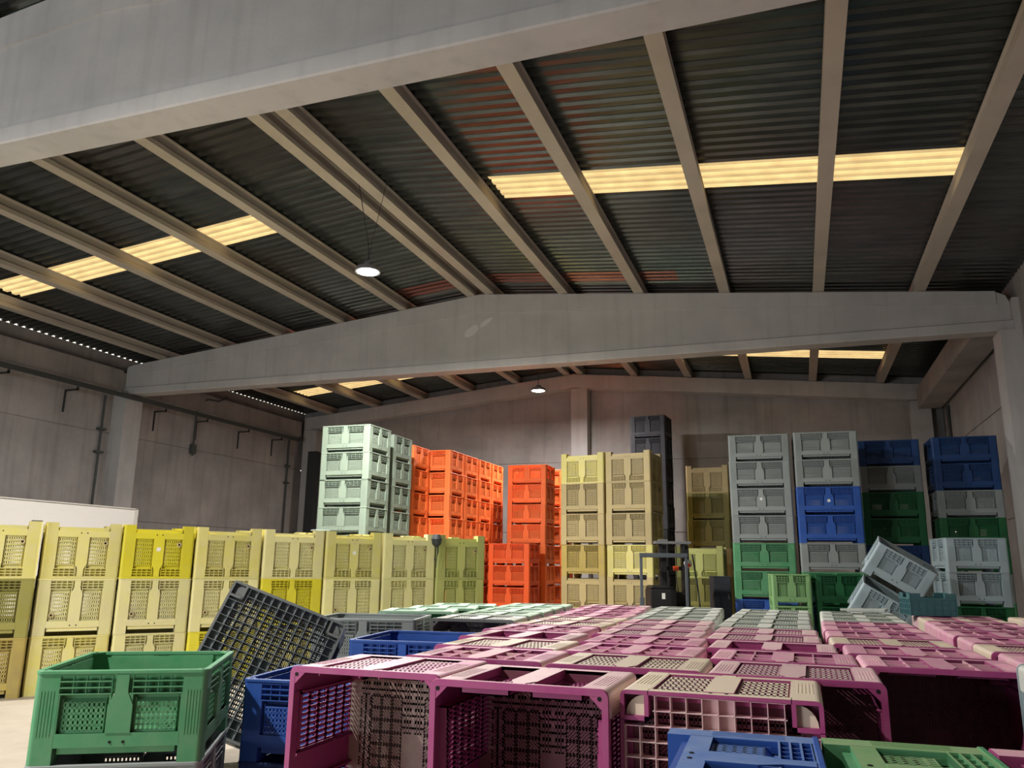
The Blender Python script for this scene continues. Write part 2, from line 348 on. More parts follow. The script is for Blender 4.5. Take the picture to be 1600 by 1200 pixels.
# ================================================================ CRATES
CACHE = {}
def clip(poly, x0, x1, y0, y1):
    for ax, lim, sg in ((0, x0, 1), (0, x1, -1), (1, y0, 1), (1, y1, -1)):
        out = []
        for i in range(len(poly)):
            a, b = poly[i-1], poly[i]; ia = sg*(a[ax]-lim) >= 0; ib = sg*(b[ax]-lim) >= 0
            if ia != ib:
                t = (lim-a[ax])/(b[ax]-a[ax]); out.append((a[0]+t*(b[0]-a[0]), a[1]+t*(b[1]-a[1])))
            if ib: out.append(b)
        poly = out
        if not poly: return []
    return poly
def slotted(mb, u0, u1, v0, v1, n0, n1, nu, nv, fu, fv, m=0, vertical=True):
    """slab with nu x nv slots; P(u, v, n) is (u, -n, v)"""
    du, dv = (u1-u0)/nu, (v1-v0)/nv
    for j in range(nv+1):                       # horizontal bars
        c = v0+j*dv; a, b = max(v0, c-dv*(1-fv)/2), min(v1, c+dv*(1-fv)/2)
        mb.box(u0, u1, -n1, -n0, a, b, m)
    for i in range(nu+1):
        c = u0+i*du; a, b = max(u0, c-du*(1-fu)/2), min(u1, c+du*(1-fu)/2)
        mb.box(a, b, -n1, -n0, v0, v1, m)
def K(name):
    d = dict(W=1.0, L=1.2, H=.58, fo=.10, a=.15, style='slit', rib=.06)
    if name == 'tallb': d.update(W=1.2, L=1.0, H=.75, fo=.11, a=.165)
    if name == 'tallw': d.update(W=1.2, L=1.0, H=.78, fo=.11, a=.165)
    if name == 'tall': d.update(H=.78, fo=.11, a=.165)
    if name == 'mag_slit': d.update(W=1.01, H=.80, fo=0, rib=.0, a=.15, style='flat')
    if name == 'mag_pocket': d.update(W=1.01, H=.80, fo=0, rib=.0, a=.15, style='pocket')
    if name == 'mag_deep': d.update(W=1.01, H=.80, fo=0, rib=.0, a=.15, style='deep')
    if name == 'low': d.update(W=1.22, L=1.0, H=.60)
    if name == 'lowgreen': d.update(W=1.05, L=1.14, H=.567)
    if name == 'wide': d.update(W=1.28, L=1.1, H=.585)
    if name == 'frontgrey': d.update(W=1.02, L=1.0, H=.60)
    if name == 'half': d.update(W=1.0, L=.9, H=.42)
    if name == 'lowblue': d.update(W=1.0, L=.9, H=.567)
    if name == 'toppled': d.update(W=.98, L=.92, H=.57)
    if name == 'small': d.update(W=.7, L=.6, H=.572, a=.09, fo=.08)
    if name == 'medium': d.update(W=.86, L=.75, H=.572, a=.11)
    if name == 'near': d.update(W=1.0, L=1.2, H=.56, fo=.09)
    if name == 'tilt': d.update(W=1.16, L=1.3, H=.58, fo=0, rib=0)
    return d
def post_mesh(kn):
    key = ('post', kn)
    if key in CACHE: return CACHE[key]
    d = K(kn); a, r, t = d['a'], .035, .022; H, fo = d['H'], d['fo'] or .12
    mb = MB()
    # corner at (0,0) outer, arms to -x and -y
    arc = [(-r+r*math.cos(q), -r+r*math.sin(q)) for q in [i*math.pi/12 for i in range(7)]]
    outer = [(0, -a)]+arc+[(-a, 0)]
    inner = [(-a, -t), (-t, -t), (-t, -a)]
    n_o = len(outer)
    # outer skin with dust slot 1 faces
    pts = outer+inner; n = len(pts)
    z0, z1 = 0, H-.004
    vs = [(x, y, z0) for x, y in pts]+[(x, y, z1) for x, y in pts]
    for i in range(n):
        j = (i+1) % n
        mb.add([vs[i], vs[j], vs[n+j], vs[n+i]], [(0, 1, 2, 3)], 1 if i < n_o-1 else 0)
    mb.add([vs[n+i] for i in range(n)], [tuple(range(n))], 0)
    mb.add([vs[i] for i in range(n)], [tuple(range(n))[::-1]], 0)
    # grooves: thin raised fillets on the two arms
    for k_ in range(5):
        c = -a+.03+k_*(a-.075)/4
        mb.box(c-.003, c+.003, -.001, .002, H*.3, H*.78, 1); mb.box(-.001, .002, c-.003, c+.003, H*.3, H*.78, 1)
    # hollow foot
    mb.box(-a, -a+t, -a, -t, 0, fo+.02); mb.box(-a, -t, -a, -a+t, 0, fo+.02)
    q = [(-a+t, -a+t)]+[(-a+t+(a-2.2*t)*math.cos(i*math.pi/12), -a+t+(a-2.2*t)*math.sin(i*math.pi/12)) for i in range(7)]
    mb.prism(q, .03, .04, lambda p, s, h: (p, s, h), 0 if kn == 'tilt' else 1)
    mb.box(-a, -t, -a, -t, fo-.01, fo+.01)
    me = mb.mesh('corner_post', (None, None)); CACHE[key] = me; return me
def wall_mesh(kn, wid):
    key = ('wall', kn, round(wid, 3))
    if key in CACHE: return CACHE[key]
    d = K(kn); H, fo, st = d['H'], d['fo'], d['style']; w = wid/2-d['a']; mb = MB()
    B = lambda u0, u1, v0, v1, n0, n1, m=0: mb.box(u0, u1, -n1, -n0, v0, v1, m)
    wb = fo+(.085 if H < .7 else .09) if fo else .07
    vt = H-.03; vb = H-(.13 if H < .7 else .125); wt = vb-.015
    if st != 'slit': wt = H-.08
    P = .052 if w < .4 else .065; P2 = P*1.45
    B(-w-.004, w+.004, fo, wb, -.022, 0)
    for u in (-.05, .05):                        # two bolt holes under the pillar
        mb.tube((u*.8, -.0005, (fo or .02)+.03), (u*.8, -.003, (fo or .02)+.03), .009, 10, 2)
    B(-w-.004, w+.004, vt if st == 'slit' else wt, H-.004, -.022, 0)
    # bottle shaped centre pillar
    pil = [(-P2, wb-.001), (P2, wb-.001), (P2, wt-.07), (P*.75, wt+.01), (P*.75, vt+.001), (-P*.75, vt+.001), (-P*.75, wt+.01), (-P2, wt-.07)]
    mb.prism(pil, -.02, .004, lambda p, q, h: (p, -h, q))
    for s in (-1, 1):
        u0, u1 = (P2-.012, w) if s > 0 else (-w, -P2+.012)
        # jambs
        B(u0, u0+.008, wb, wt, -.055, -.001); B(u1-.008, u1, wb, wt, -.055, -.001); B(u0, u1, wb-.008, wb, -.055, -.001)
        if st == 'slit':
            B(u0, u1, wt-.004, wt+.004, -.055, -.002)
            g = .03
            # recess surround, raised slit panel
            B(u0, u0+g, wb, wt, -.052, -.044); B(u1-g, u1, wb, wt, -.052, -.044); B(u0, u1, wt-.03, wt, -.052, -.044)
            nu = max(6, int((u1-u0-2*g)/.026)); nv = 5 if H < .7 else 7
            slotted(mb, u0+g-.004, u1-g+.004, wb+.01, wt-.05, -.023, -.018, nu, nv, .42, .60)
            B(u0+g-.004, u0+g, wb, wt-.03, -.052, -.018); B(u1-g, u1-g+.004, wb, wt-.03, -.052, -.018)
            B(u0+g-.004, u1-g+.004, wb, wb+.012, -.052, -.018)
            mb.prism([(-.018, wt-.052), (-.023, wt-.052), (-.052, wt-.03), (-.044, wt-.03)], u0+g-.004, u1-g+.004, lambda p, q, h: (h, -p, q))
            # vent rows with thin louvres over a blind inner skin
            B(min(u0, 0), max(u1, 0), wt, vt, -.05, -.043)
            hh = (vt-wt)/3
            for k_ in range(4): c = wt+k_*hh; B(u0, u1, c-.004, c+.004, -.03, 0)
            for k_ in range(5): c = u0+(u1-u0)*k_/4; B(c-.003, c+.003, wt, vt, -.03, -.006)
        elif st == 'flat':
            g = .022
            B(u0, u1, wt-.008, wt, -.03, -.001); B(u0, u0+g, wb, wt, -.034, -.026); B(u1-g, u1, wb, wt, -.034, -.026); B(u0, u1, wt-g, wt, -.034, -.026)
            slotted(mb, u0+g, u1-g, wb, wt-g, -.017, -.012, max(8, int((u1-u0-2*g)/.03)), 6, .40, .70)
            B(u0+g-.003, u0+g, wb, wt-g, -.034, -.012); B(u1-g, u1-g+.003, wb, wt-g, -.034, -.012); B(u0+g, u1-g, wt-g, wt-g+.003, -.034, -.012)
        elif st == 'pocket':
            B(u0, u1, wb, wt, -.05, -.042); B(u0, u1, wt-.008, wt, -.044, -.001)
            for k_ in (1, 2): c = wb+(wt-wb)*k_/3; B(u0, u1, c-.005, c+.005, -.044, -.003, 1)
            c = (u0+u1)/2; B(c-.005, c+.005, wb, wt, -.044, -.003, 1)
            for k_ in range(1, 12): c = u0+(u1-u0)*k_/12; B(c-.002, c+.002, wb, wt, -.044, -.036)
        else:
            B(u0, u1, wt-.008, wt, -.075, -.001); B(u0, u0+.008, wb, wt, -.075, -.05); B(u1-.008, u1, wb, wt, -.075, -.05)
            slotted(mb, u0, u1, wb, wt, -.075, -.068, max(8, int((u1-u0)/.026)), 6, .45, .6)
    me = mb.mesh('side_wall', (None, None, None))
    for p in me.polygons:                        # dust settles on the outward faces, not in the pockets
        if p.material_index == 0 and p.normal.y < -.5 and p.center.y < .049 and (p.center.y < .028 or st == 'slit'): p.material_index = 1
    CACHE[key] = me; return me
def rim_mesh(kn):
    key = ('rim', kn)
    if key in CACHE: return CACHE[key]
    d = K(kn); H = d['H']; mb = MB()
    def ring(e, r):
        x, y = d['W']/2+e, d['L']/2+e; out = []
        for sx, sy, a0 in ((1, 1, 0), (-1, 1, 90), (-1, -1, 180), (1, -1, 270)):
            for i in range(6): q = R(a0+i*18); out.append((sx*(x-r)+r*math.cos(q), sy*(y-r)+r*math.sin(q)))
        return out
    A = ring(.006, .045); Bq = ring(-.03, .03); n = len(A)
    rings = [[(x, y, H-.02) for x, y in A], [(x, y, H-.004) for x, y in A], [(x*.995, y*.995, H) for x, y in A], [(x, y, H) for x, y in Bq], [(x, y, H-.02) for x, y in Bq]]
    vs = [p for r_ in rings for p in r_]; m = len(rings)
    mb.add(vs, [(k_*n+i, k_*n+(i+1) % n, ((k_+1) % m)*n+(i+1) % n, ((k_+1) % m)*n+i) for k_ in range(m) for i in range(n)])
    # corner gussets with a hole
    for sx in (-1, 1):
        for sy in (-1, 1):
            x, y = sx*(d['W']/2-.03), sy*(d['L']/2-.03)
            mb.prism([(x, y), (x-sx*.07, y), (x, y-sy*.07)], H-.014, H-.002, lambda p, q, h: (p, q, h))
            mb.tube((x-sx*.012, y-sy*.012, H-.003), (x-sx*.012, y-sy*.012, H+.001), .012, 10, 1)
    me = mb.mesh('rim', (None, None)); CACHE[key] = me; return me
def base_mesh(kn):
    key = ('base', kn)
    if key in CACHE: return CACHE[key]
    d = K(kn); W, L, fo = d['W'], d['L'], d['fo'] or (.045 if kn == 'tilt' else .075); rib = d['rib']; a = d['a']; mb = MB()
    x1, y1 = W/2-.022, L/2-.022
    nx, ny = round(2*x1/.078), round(2*y1/.078); cx, cy = 2*x1/nx, 2*y1/ny
    t = .004; bw = .0050 if kn == 'tilt' else .0074; hwd = .0060 if kn == 'tilt' else .0079
    z0 = rib
    for i in range(nx+1):
        x = -x1+i*cx; inset = a if (abs(x) > x1-a+.01) else 0
        mb.box(x-t/2, x+t/2, -y1+inset, y1-inset, z0+(.0 if i % 3 else 0), fo, 1)
    for j in range(ny+1):
        y = -y1+j*cy; inset = a if (abs(y) > y1-a+.01) else 0
        mb.box(-x1+inset, x1-inset, y-t/2, y+t/2, z0, fo, 1)
    for sx, sy in ((0, 1), (0, -1), (1, 0), (-1, 0)):     # solid blocks mid-edge
        bx, by = sx*(x1-.09), sy*(y1-.09); mb.box(bx-.085, bx+.085, by-.085, by+.085, z0+.05 if not z0 else z0+.01, z0+.056 if not z0 else z0+.02, 0)
    # deck with groups of slots
    zt, zb = fo+.012, fo
    for i in range(nx):
        for j in range(ny):
            X, Y = -x1+i*cx, -y1+j*cy; mx_, my_ = X+cx/2, Y+cy/2; ex, ey = abs(mx_)/x1, abs(my_)/y1
            if ex > .84 or ey > .86 or (ex < .2 and ey < .15): mb.box(X, X+cx, Y, Y+cy, zb, zt, 2); continue
            e = .011
            for q in ((X, X+cx, Y, Y+e), (X, X+cx, Y+cy-e, Y+cy), (X, X+e, Y+e, Y+cy-e), (X+cx-e, X+cx, Y+e, Y+cy-e)): mb.box(q[0], q[1], q[2], q[3], zb, zt, 2)
            if .22 < ex < .66 and ey < .62:              # diagonal slots
                sg = 1 if mx_*1 > 0 else -1
                for k_ in range(-3, 4):
                    c = k_*.0215; hw = hwd
                    po = [(-.1, -.1*sg+c-hw), (.1, .1*sg+c-hw), (.1, .1*sg+c+hw), (-.1, -.1*sg+c+hw)]
                    po = clip([(mx_+p, my_+q) for p, q in po], X, X+cx, Y, Y+cy)
                    if len(po) > 2: mb.prism(po, zb, zt, lambda p, q, h: (p, q, h), 2)
            elif ey > .62 or ex <= .22:
                for k_ in range(1, 4): c = X+cx*k_/4; mb.box(c-bw, c+bw, Y, Y+cy, zb, zt, 2)
                mb.box(X, X+cx, my_-.007, my_+.007, zb, zt, 2)
            else:
                for k_ in range(1, 4): c = Y+cy*k_/4; mb.box(X, X+cx, c-bw, c+bw, zb, zt, 2)
                mb.box(mx_-.007, mx_+.007, Y, Y+cy, zb, zt, 2)
    me = mb.mesh('base', (None, None, None)); CACHE[key] = me; return me
def plug_mesh():
    if 'plug' in CACHE: return CACHE['plug']
    mb = MB(); N = 16
    for r0, r1, y0, y1, m in ((.016, .034, -.03, .012, 0), (0, .016, -.03, .004, 1)):
        pts = [(r0, y0), (r0, y1), (r1, y1), (r1, y0)]
        vs = [(r*math.cos(2*math.pi*i/N), -y, r*math.sin(2*math.pi*i/N)) for r, y in pts for i in range(N)]
        mb.add(vs, [(k_*N+i, k_*N+(i+1) % N, (k_+1)*N+(i+1) % N, (k_+1)*N+i) for k_ in range(3) for i in range(N)], m)
    me = mb.mesh('drain_plug', (None, None)); CACHE['plug'] = me; return me
def setm(o, mats):
    for i, m in enumerate(mats):
        if i < len(o.material_slots): o.material_slots[i].link = 'OBJECT'; o.material_slots[i].material = m
def part(name, me, parent, mats, loc=(0, 0, 0), rz=0):
    o = bpy.data.objects.new(name, me); C.objects.link(o); o.parent = parent; o.location = loc; o.rotation_euler = (0, 0, rz); setm(o, mats); return o
def crate(kn, col, label, group, mat=None, loc=None, rz=0, top=None, side=None, topmat=None, base=None, deck=None, flip=False, plug=False, name='plastic_crate', sticker=0, inner=None, hidden=False):
    """col body colour, topmat colour of the dust-caked or painted-bright side (side index), mat a full matrix if given"""
    d = K(kn); W, L, H, a = d['W'], d['L'], d['H'], d['a']
    t = thing(name, label, 'crate', group=group)
    if mat is None:
        mat = Matrix.Translation(loc) @ Matrix.Rotation(rz, 4, 'Z')
        if flip: mat = mat @ Matrix.Translation((0, 0, H)) @ Matrix.Rotation(math.pi, 4, 'Y')
    t.matrix_world = mat
    c = PAL[col]; tm = PAL[topmat] if topmat else c; bs = PAL[base] if base else c
    walls = []
    for i, (wd, x, y, q) in enumerate(((W, 0, -L/2, 0), (L, W/2, 0, 90), (W, 0, L/2, 180), (L, -W/2, 0, 270))):
        walls += [part('side_wall', wall_mesh(kn, wd), t, (c, tm if side == i else c, M_hole), (x, y, 0), R(q))]
    for i, (x, y, q) in enumerate(((W/2, L/2, 0), (-W/2, L/2, 90), (-W/2, -L/2, 180), (W/2, -L/2, 270))):
        du = (side == 2 and i in (0, 1)) or (side == 0 and i in (2, 3)) or (side == 1 and i in (0, 3)) or (side == 3 and i in (1, 2))
        part('corner_post', post_mesh(kn), t, (c, tm if du else c), (x, y, 0), R(q))
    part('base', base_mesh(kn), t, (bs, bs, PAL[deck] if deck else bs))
    part('rim', rim_mesh(kn), t, (c, M_hole))
    if plug:
        part('drain_plug', plug_mesh(), walls[0], (PAL['tan'], M_hole), (-(W/2-a-.05), 0, d['fo']+.17))
    if sticker:
        mb = MB(); s = .028; mb.box(-s, s, -.0015, 0, -s, s); me = mb.mesh('paper_label', (None,))
        o = part('paper_label', me, walls[0], (M_label,), (0, -.005, H*sticker)); o['label'] = 'small white paper label'; o.rotation_euler = (0, R(random.uniform(-15, 15)), 0)
    return t
ORD = ['bottom one', 'second from bottom', 'third from bottom', 'fourth from bottom', 'fifth from bottom', 'sixth from bottom', 'seventh from bottom', 'eighth from bottom']
NM = {'yellow': 'faded yellow', 'yellowpale': 'pale yellow', 'yellowbright': 'bright yellow', 'yellowdirty': 'dirty yellow', 'yellowgreen': 'greenish yellow', 'olive': 'olive', 'bluegrey': 'blue grey', 'greygreen': 'pale grey', 'dorange': 'deep orange', 'dgreen': 'dark green', 'dblue': 'dark blue', 'lgreen': 'light green', 'dgrey': 'dark grey'}
def stack(kn, cols, x, y, ang, where, group, jit=.012, flips=(), pitch=None, z=0, plug=False, stick={}):
    """x, y is the front left corner; colours from the bottom up"""
    d = K(kn); p = pitch or d['H']; n = len(cols)
    for i, c in enumerate(cols):
        q = R(ang)+random.uniform(-jit, jit)
        cx = x+math.cos(R(ang))*d['W']/2-math.sin(R(ang))*d['L']/2; cy = y+math.sin(R(ang))*d['W']/2+math.cos(R(ang))*d['L']/2
        nm = 'topmost' if i == n-1 else ('bottom one' if i == 0 else ORD[n-1-i].replace('bottom', 'top'))
        crate(kn, c, '%s crate, %s of %s' % (NM.get(c, c), nm, where), group, loc=(cx+random.uniform(-jit, jit), cy+random.uniform(-jit, jit), z+i*(p+.001)), rz=q, flip=(i in flips), plug=plug, sticker=stick.get(i, 0))

# ---- the yellow row on the left
A51 = 50.97; bx, by = -10.061, 8.643
YC = [['yellowdirty', 'olive', 'yellow'], ['yellow', 'yellowpale', 'yellow'], ['yellowpale', 'yellowpale', 'yellowbright'], ['yellowbright', 'yellowpale', 'yellow'],
      ['yellow', 'yellowbright', 'yellowpale'], ['yellowpale', 'yellowpale', 'yellow'], ['yellowpale', 'yellowpale', 'yellowpale'], ['yellowgreen', 'yellowgreen', 'yellowgreen']]
PL = ['leftmost stack', 'second stack from left', 'third stack from left', 'fourth stack from left', 'fifth stack from left', 'third stack from right', 'second stack from right', 'rightmost stack']
for k_ in range(8):
    j = k_-1; ox = .10 if k_ == 0 else 0
    x = bx+(j*1.029)*math.cos(R(A51))+ox*math.sin(R(A51)); y = by+(j*1.029)*math.sin(R(A51))-ox*math.cos(R(A51))
    stack('tall', YC[k_], x, y, A51, PL[k_]+' in yellow row', 'tall yellow crates in the left row', flips=(2,), plug=True, stick={2: .45} if k_ in (2, 5) else ({0: .72} if k_ == 2 else {}), jit=.008)
# ---- far stacks, left to right
G8 = ['greygreen']*8
stack('low', G8, -9.95, 15.3, 0, 'pale grey stack behind yellow row', 'grey green crates')
stack('low', G8, -10.12, 16.75, 0, 'second pale grey stack further back', 'grey green crates')
O8 = ['orange']*8
stack('low', O8, -10.42, 18.42, 0, 'leftmost orange stack', 'orange crates')
for k_, w_ in enumerate(('front stack in long orange row', 'second stack in long orange row', 'third stack in long orange row', 'hindmost stack in long orange row')):
    stack('low', O8, -9.86, 19.5+k_*1.05, 0, w_, 'orange crates')
stack('low', O8, -8.32, 23.15, 0, 'orange stack facing camera', 'orange crates')
stack('low', ['dorange']*4, -8.33, 21.62, 0, 'low stack right of yellow row', 'deep orange crates', jit=.006)
stack('low', O8, -8.15, 24.6, 0, 'orange stack behind the one facing camera', 'orange crates')
# ---- tan pair, black, olive
stack('tallw', ['tan', 'tan', 'yellowdirty', 'tan', 'tan', 'yellow'], -5.80, 20.25, -8, 'left stack of tan pair', 'tan crates', flips=(1, 5))
stack('tallw', ['yellowgreen', 'tan', 'yellow', 'tan', 'tan', 'tan'], -4.57, 20.1, -8, 'right stack of tan pair', 'tan crates', flips=(1, 5))
stack('tallb', ['black']*9, -5.15, 26.5, -5, 'tall black stack at back wall', 'black crates')
stack('tallw', ['olive', 'olive', 'tan', 'olive', 'olive', 'tan'], -2.98, 23.6, -3, 'olive stack at the back', 'olive crates', flips=(5,))
stack('tallw', ['olive', 'olive', 'yellowgreen'], -3.0, 21.0, 0, 'low olive stack behind lift truck', 'olive crates', flips=(2,))
# ---- right hand stacks, square to the hall
stack('wide', ['blue', 'blue', 'green', 'green', 'grey', 'grey', 'grey', 'grey'], -1.35, 18.2, 2, 'stack nearest lift truck', 'wide crates on the right', jit=.006, stick={5: .6})
stack('wide', ['dgreen', 'dgreen', 'green', 'grey', 'blue', 'blue', 'grey', 'grey'], .02, 18.15, 2, 'tall stack second from lift truck', 'wide crates on the right', jit=.006, stick={5: .5})
stack('wide', ['green', 'blue', 'grey', 'dblue', 'dgreen', 'dgreen', 'grey', 'dblue'], 1.40, 19.75, 2, 'tall stack behind toppled crates', 'wide crates on the right', jit=.006)
stack('wide', ['green', 'green', 'grey', 'dgreen', 'dgreen', 'grey', 'dblue', 'dblue'], 2.90, 19.6, 1, 'rightmost tall stack', 'wide crates on the right', jit=.006)
stack('frontgrey', ['dgreen', 'dgreen', 'bluegrey', 'bluegrey'], 2.50, 16.55, 7, 'low stack at right end', 'pale crates on the right', jit=.006)
stack('small', ['lgreen', 'lgreen', 'lgreen'], -.52, 16.0, 8, 'narrow stack before tall stacks', 'light green crates', pitch=.573, jit=.004)
stack('medium', ['dgreen', 'dgreen', 'dgreen'], .24, 16.3, 8, 'short stack before tall stacks', 'dark green crates', pitch=.573, jit=.004)

# ---- toppled grey crates and teal box
def place(o_xyz, ex, ez, kn):
    """matrix with local x along ex and local z along ez, base centre at o_xyz"""
    ez = Vector(ez).normalized(); ex = Vector(ex); ex = (ex-ez*ex.dot(ez)).normalized(); ey = ez.cross(ex)
    m = Matrix((ex, ey, ez)).transposed().to_4x4(); m.translation = o_xyz; return m
def ray(x, y): return r2*((x-800)/F)-u2*((y-600)/F)+fw
def at(x, y, dist): return Vector((0, 0, CAM_Z))+ray(x, y)*dist
t0 = Vector((math.cos(R(19.5)), math.sin(R(19.5)), 0)); b0 = Vector((-math.sin(R(19.5)), math.cos(R(19.5)), 0)); zz = Vector((0, 0, 1))
ex = t0*.84-b0*.3-zz*.46; ez = zz*.80+t0*.42-b0*.32
crate('toppled', 'bluegrey', 'blue grey crate tipped on its corner on top of the toppled pair', 'toppled crates', mat=place(at(1390, 911, 13.6), ex, ez, 'toppled'))
ex = t0*.84-b0*.3-zz*.46; ez = zz*.80+t0*.42-b0*.32
crate('toppled', 'bluegrey', 'blue grey crate lying tilted beneath the other toppled one', 'toppled crates', mat=place(at(1366, 972, 13.75), ex, ez, 'toppled'))
crate('frontgrey', 'lgreen', 'light green crate standing just under the toppled grey crates', 'light green crate under the toppled ones', loc=(1.70, 15.9, 0), rz=R(12))

# teal box crate with ribbed walls
def field_box():
    t = thing('ribbed_box', 'small dark teal ribbed box resting behind the pink crates', 'box', (1.66, 12.95, 1.212), R(12))
    w_, l_, h_ = .60, .42, .30; c = PAL['teal']
    for nm, q, wd, off in (('side_wall', 0, w_, -l_/2), ('side_wall', 180, w_, -l_/2), ('side_wall', 90, l_, -w_/2), ('side_wall', 270, l_, -w_/2)):
        mb = MB(); mb.box(-wd/2, wd/2, off, off+.012, 0, h_-.06)
        for z in (.0, .075, .15, .22): mb.box(-wd/2-.008, wd/2+.008, off-.012, off+.002, z, z+.012)
        for k_ in range(7): u = -wd/2+k_*wd/6; mb.box(u-.006, u+.006, off-.010, off+.002, 0, h_-.06)
        mb.box(-wd/2-.008, -wd/2+.14, off-.002, off+.012, h_-.07, h_); mb.box(wd/2-.14, wd/2+.008, off-.002, off+.012, h_-.07, h_)
        mb.box(-wd/2, wd/2, off-.014, off+.016, h_-.085, h_-.06)
        o = obj(nm, mb, c, t); o.rotation_euler = (0, 0, R(q))
    mb = MB(); mb.box(-w_/2, w_/2, -l_/2, l_/2, 0, .012); obj('floor_panel', mb, c, t)
field_box()

# ---- the field of crates lying on their short sides
def lying(kn, col, x0, yf, label, group, topmat, base=None, facing='open', jx=0, rz=0, deck=None):
    """x0 left edge, yf front plane; the open top (or the base) faces -y"""
    d = K(kn); W, L, H = d['W'], d['L'], d['H']
    if facing == 'open': m = Matrix.Translation((x0+W/2, yf+H, L/2)) @ Matrix.Rotation(rz, 4, 'Z') @ Matrix.Rotation(math.pi/2, 4, 'X')
    else: m = Matrix.Translation((x0+W/2, yf, L/2)) @ Matrix.Rotation(rz, 4, 'Z') @ Matrix.Rotation(-math.pi/2, 4, 'X')
    return crate(kn, col, label, group, mat=m, side=2 if facing == 'open' else 0, topmat=topmat, base=base, deck=deck)
def interp(pts, y):
    if y <= pts[0][0]: return pts[0][1]
    for (a, p), (b, q) in zip(pts, pts[1:]):
        if y <= b: return p+(q-p)*(y-a)/(b-a)
    return pts[-1][1]
RN = ['front', 'second', 'third', 'fourth', 'fifth', 'sixth', 'seventh', 'eighth', 'ninth', 'tenth', 'eleventh']
COLS = {
 'A': dict(L=[(5.3, -2.68), (6.8, -2.94), (7.8, -3.05), (10, -3.12), (13.2, -3.42)], y=5.34, rows='Pm Sb Dp Pm Sb Sb Pm Pm Pm Sm', name='leftmost column', w=1.06),
 'B': dict(L=[(5.2, -1.62), (6.2, -1.77), (7, -1.84), (8.7, -2.02), (10, -2.08), (13.2, -2.26)], y=5.30, rows='Sb Pm Pm Sm Sm Sm Sw Sw Sw Sw', name='second column from left', w=1.06),
 'C': dict(L=[(5.2, -.58), (6.1, -.67), (7.8, -.88), (9.5, -.97), (13.2, -.96)], y=5.24, rows='Sp Pm Dp Sm Sm Sw Sw Sw Sw Sw', name='third column from left', w=1.06),
 'D': dict(L=[(6, .36), (7, .29), (8, .18), (9, .14), (13.2, .20)], y=6.10, rows='Pm Pm Sb Pm Pm Pm Sw Sw Sw', name='fourth column from left', w=1.1),
 'E': dict(L=[(6, 1.46), (9, 1.34), (13.2, 1.46)], y=6.75, rows='Pm Sb Pm Pm Pm Pm Sb Sm', name='second column from right', w=1.1),
 'F': dict(L=[(7, 2.62), (13.2, 2.66)], y=7.6, rows='Pm Sm Pm Pm Pm Sm Sb', name='rightmost column', w=1.1),
}
TM = {'m': ('magenta', 'magenta_top', 'magenta'), 'b': ('magenta', 'beige_top', 'magenta'), 'p': ('magenta', 'mauve_top', 'magenta'), 'w': ('greygreen', 'white_top', 'grey')}
KN = {'P': 'mag_pocket', 'S': 'mag_slit', 'D': 'mag_deep'}
for cn, cdct in COLS.items():
    for i, code in enumerate(cdct['rows'].split()):
        y = cdct['y']+i*.818; x = interp(cdct['L'], y)+(.0 if y < 8 else .04); col, tp, cname = TM[code[1]]
        if code[0] == 'S' and code[1] == 'm': tp = 'mauve_top'
        extra = {'b': 'beige dusted', 'm': 'pink topped', 'p': 'dusty pink', 'w': 'pale topped'}[code[1]]
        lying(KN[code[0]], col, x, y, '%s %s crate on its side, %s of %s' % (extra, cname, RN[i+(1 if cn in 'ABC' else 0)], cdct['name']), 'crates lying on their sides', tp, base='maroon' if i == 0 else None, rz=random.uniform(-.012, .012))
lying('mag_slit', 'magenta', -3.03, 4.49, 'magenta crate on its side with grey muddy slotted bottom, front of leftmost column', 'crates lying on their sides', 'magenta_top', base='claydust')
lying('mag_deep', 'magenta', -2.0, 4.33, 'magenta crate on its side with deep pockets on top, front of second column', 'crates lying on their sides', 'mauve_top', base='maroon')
lying('mag_slit', 'magenta', -.945, 4.43, 'magenta crate on its side with its gridded underside and beige top facing out', 'crates lying on their sides', 'beige_top', base='mauve_top', facing='base', deck='maroon')
# column left of the magenta ones
for i, (c, tp, lb) in enumerate((('dgrey', 'white_top', 'grey crate on its side with dark open mouth, left of magenta columns'), ('greygreen', 'palegreen_top', 'pale green topped crate on its side right behind the open grey one'),
        ('palegreen', 'palegreen_top', 'pale green crate on its side, third in the column beside the magenta ones'), ('palegreen', 'palegreen_top', 'pale green crate on its side, fourth in the column beside the magenta ones'), ('palegreen', 'palegreen_top', 'pale green crate on its side, hindmost in the column beside the magenta ones'))):
    lying('mag_slit', c, -4.28-.08*i, 9.05+i*.84, lb, 'crates lying left of the magenta columns', tp, rz=.12)
for i in range(3):
    lying('mag_slit', 'palegreen', -5.68-.02*i, 10.1+i*.84, ['green crate on its side with its dark open mouth towards the camera', 'green crate on its side just behind the open mouthed green one', 'green crate on its side, hindmost beside the yellow row'][i], 'green crates lying by the yellow row', 'palegreen_top', rz=.3, base='dgreen')

# ---- front left: green crate on grey crate
gx, gy, ga = -4.66, 4.08, 30
stack('lowgreen', ['grey', 'green'], gx, gy, ga, 'the pair standing at the front left', 'open crates at the front left', jit=.003)
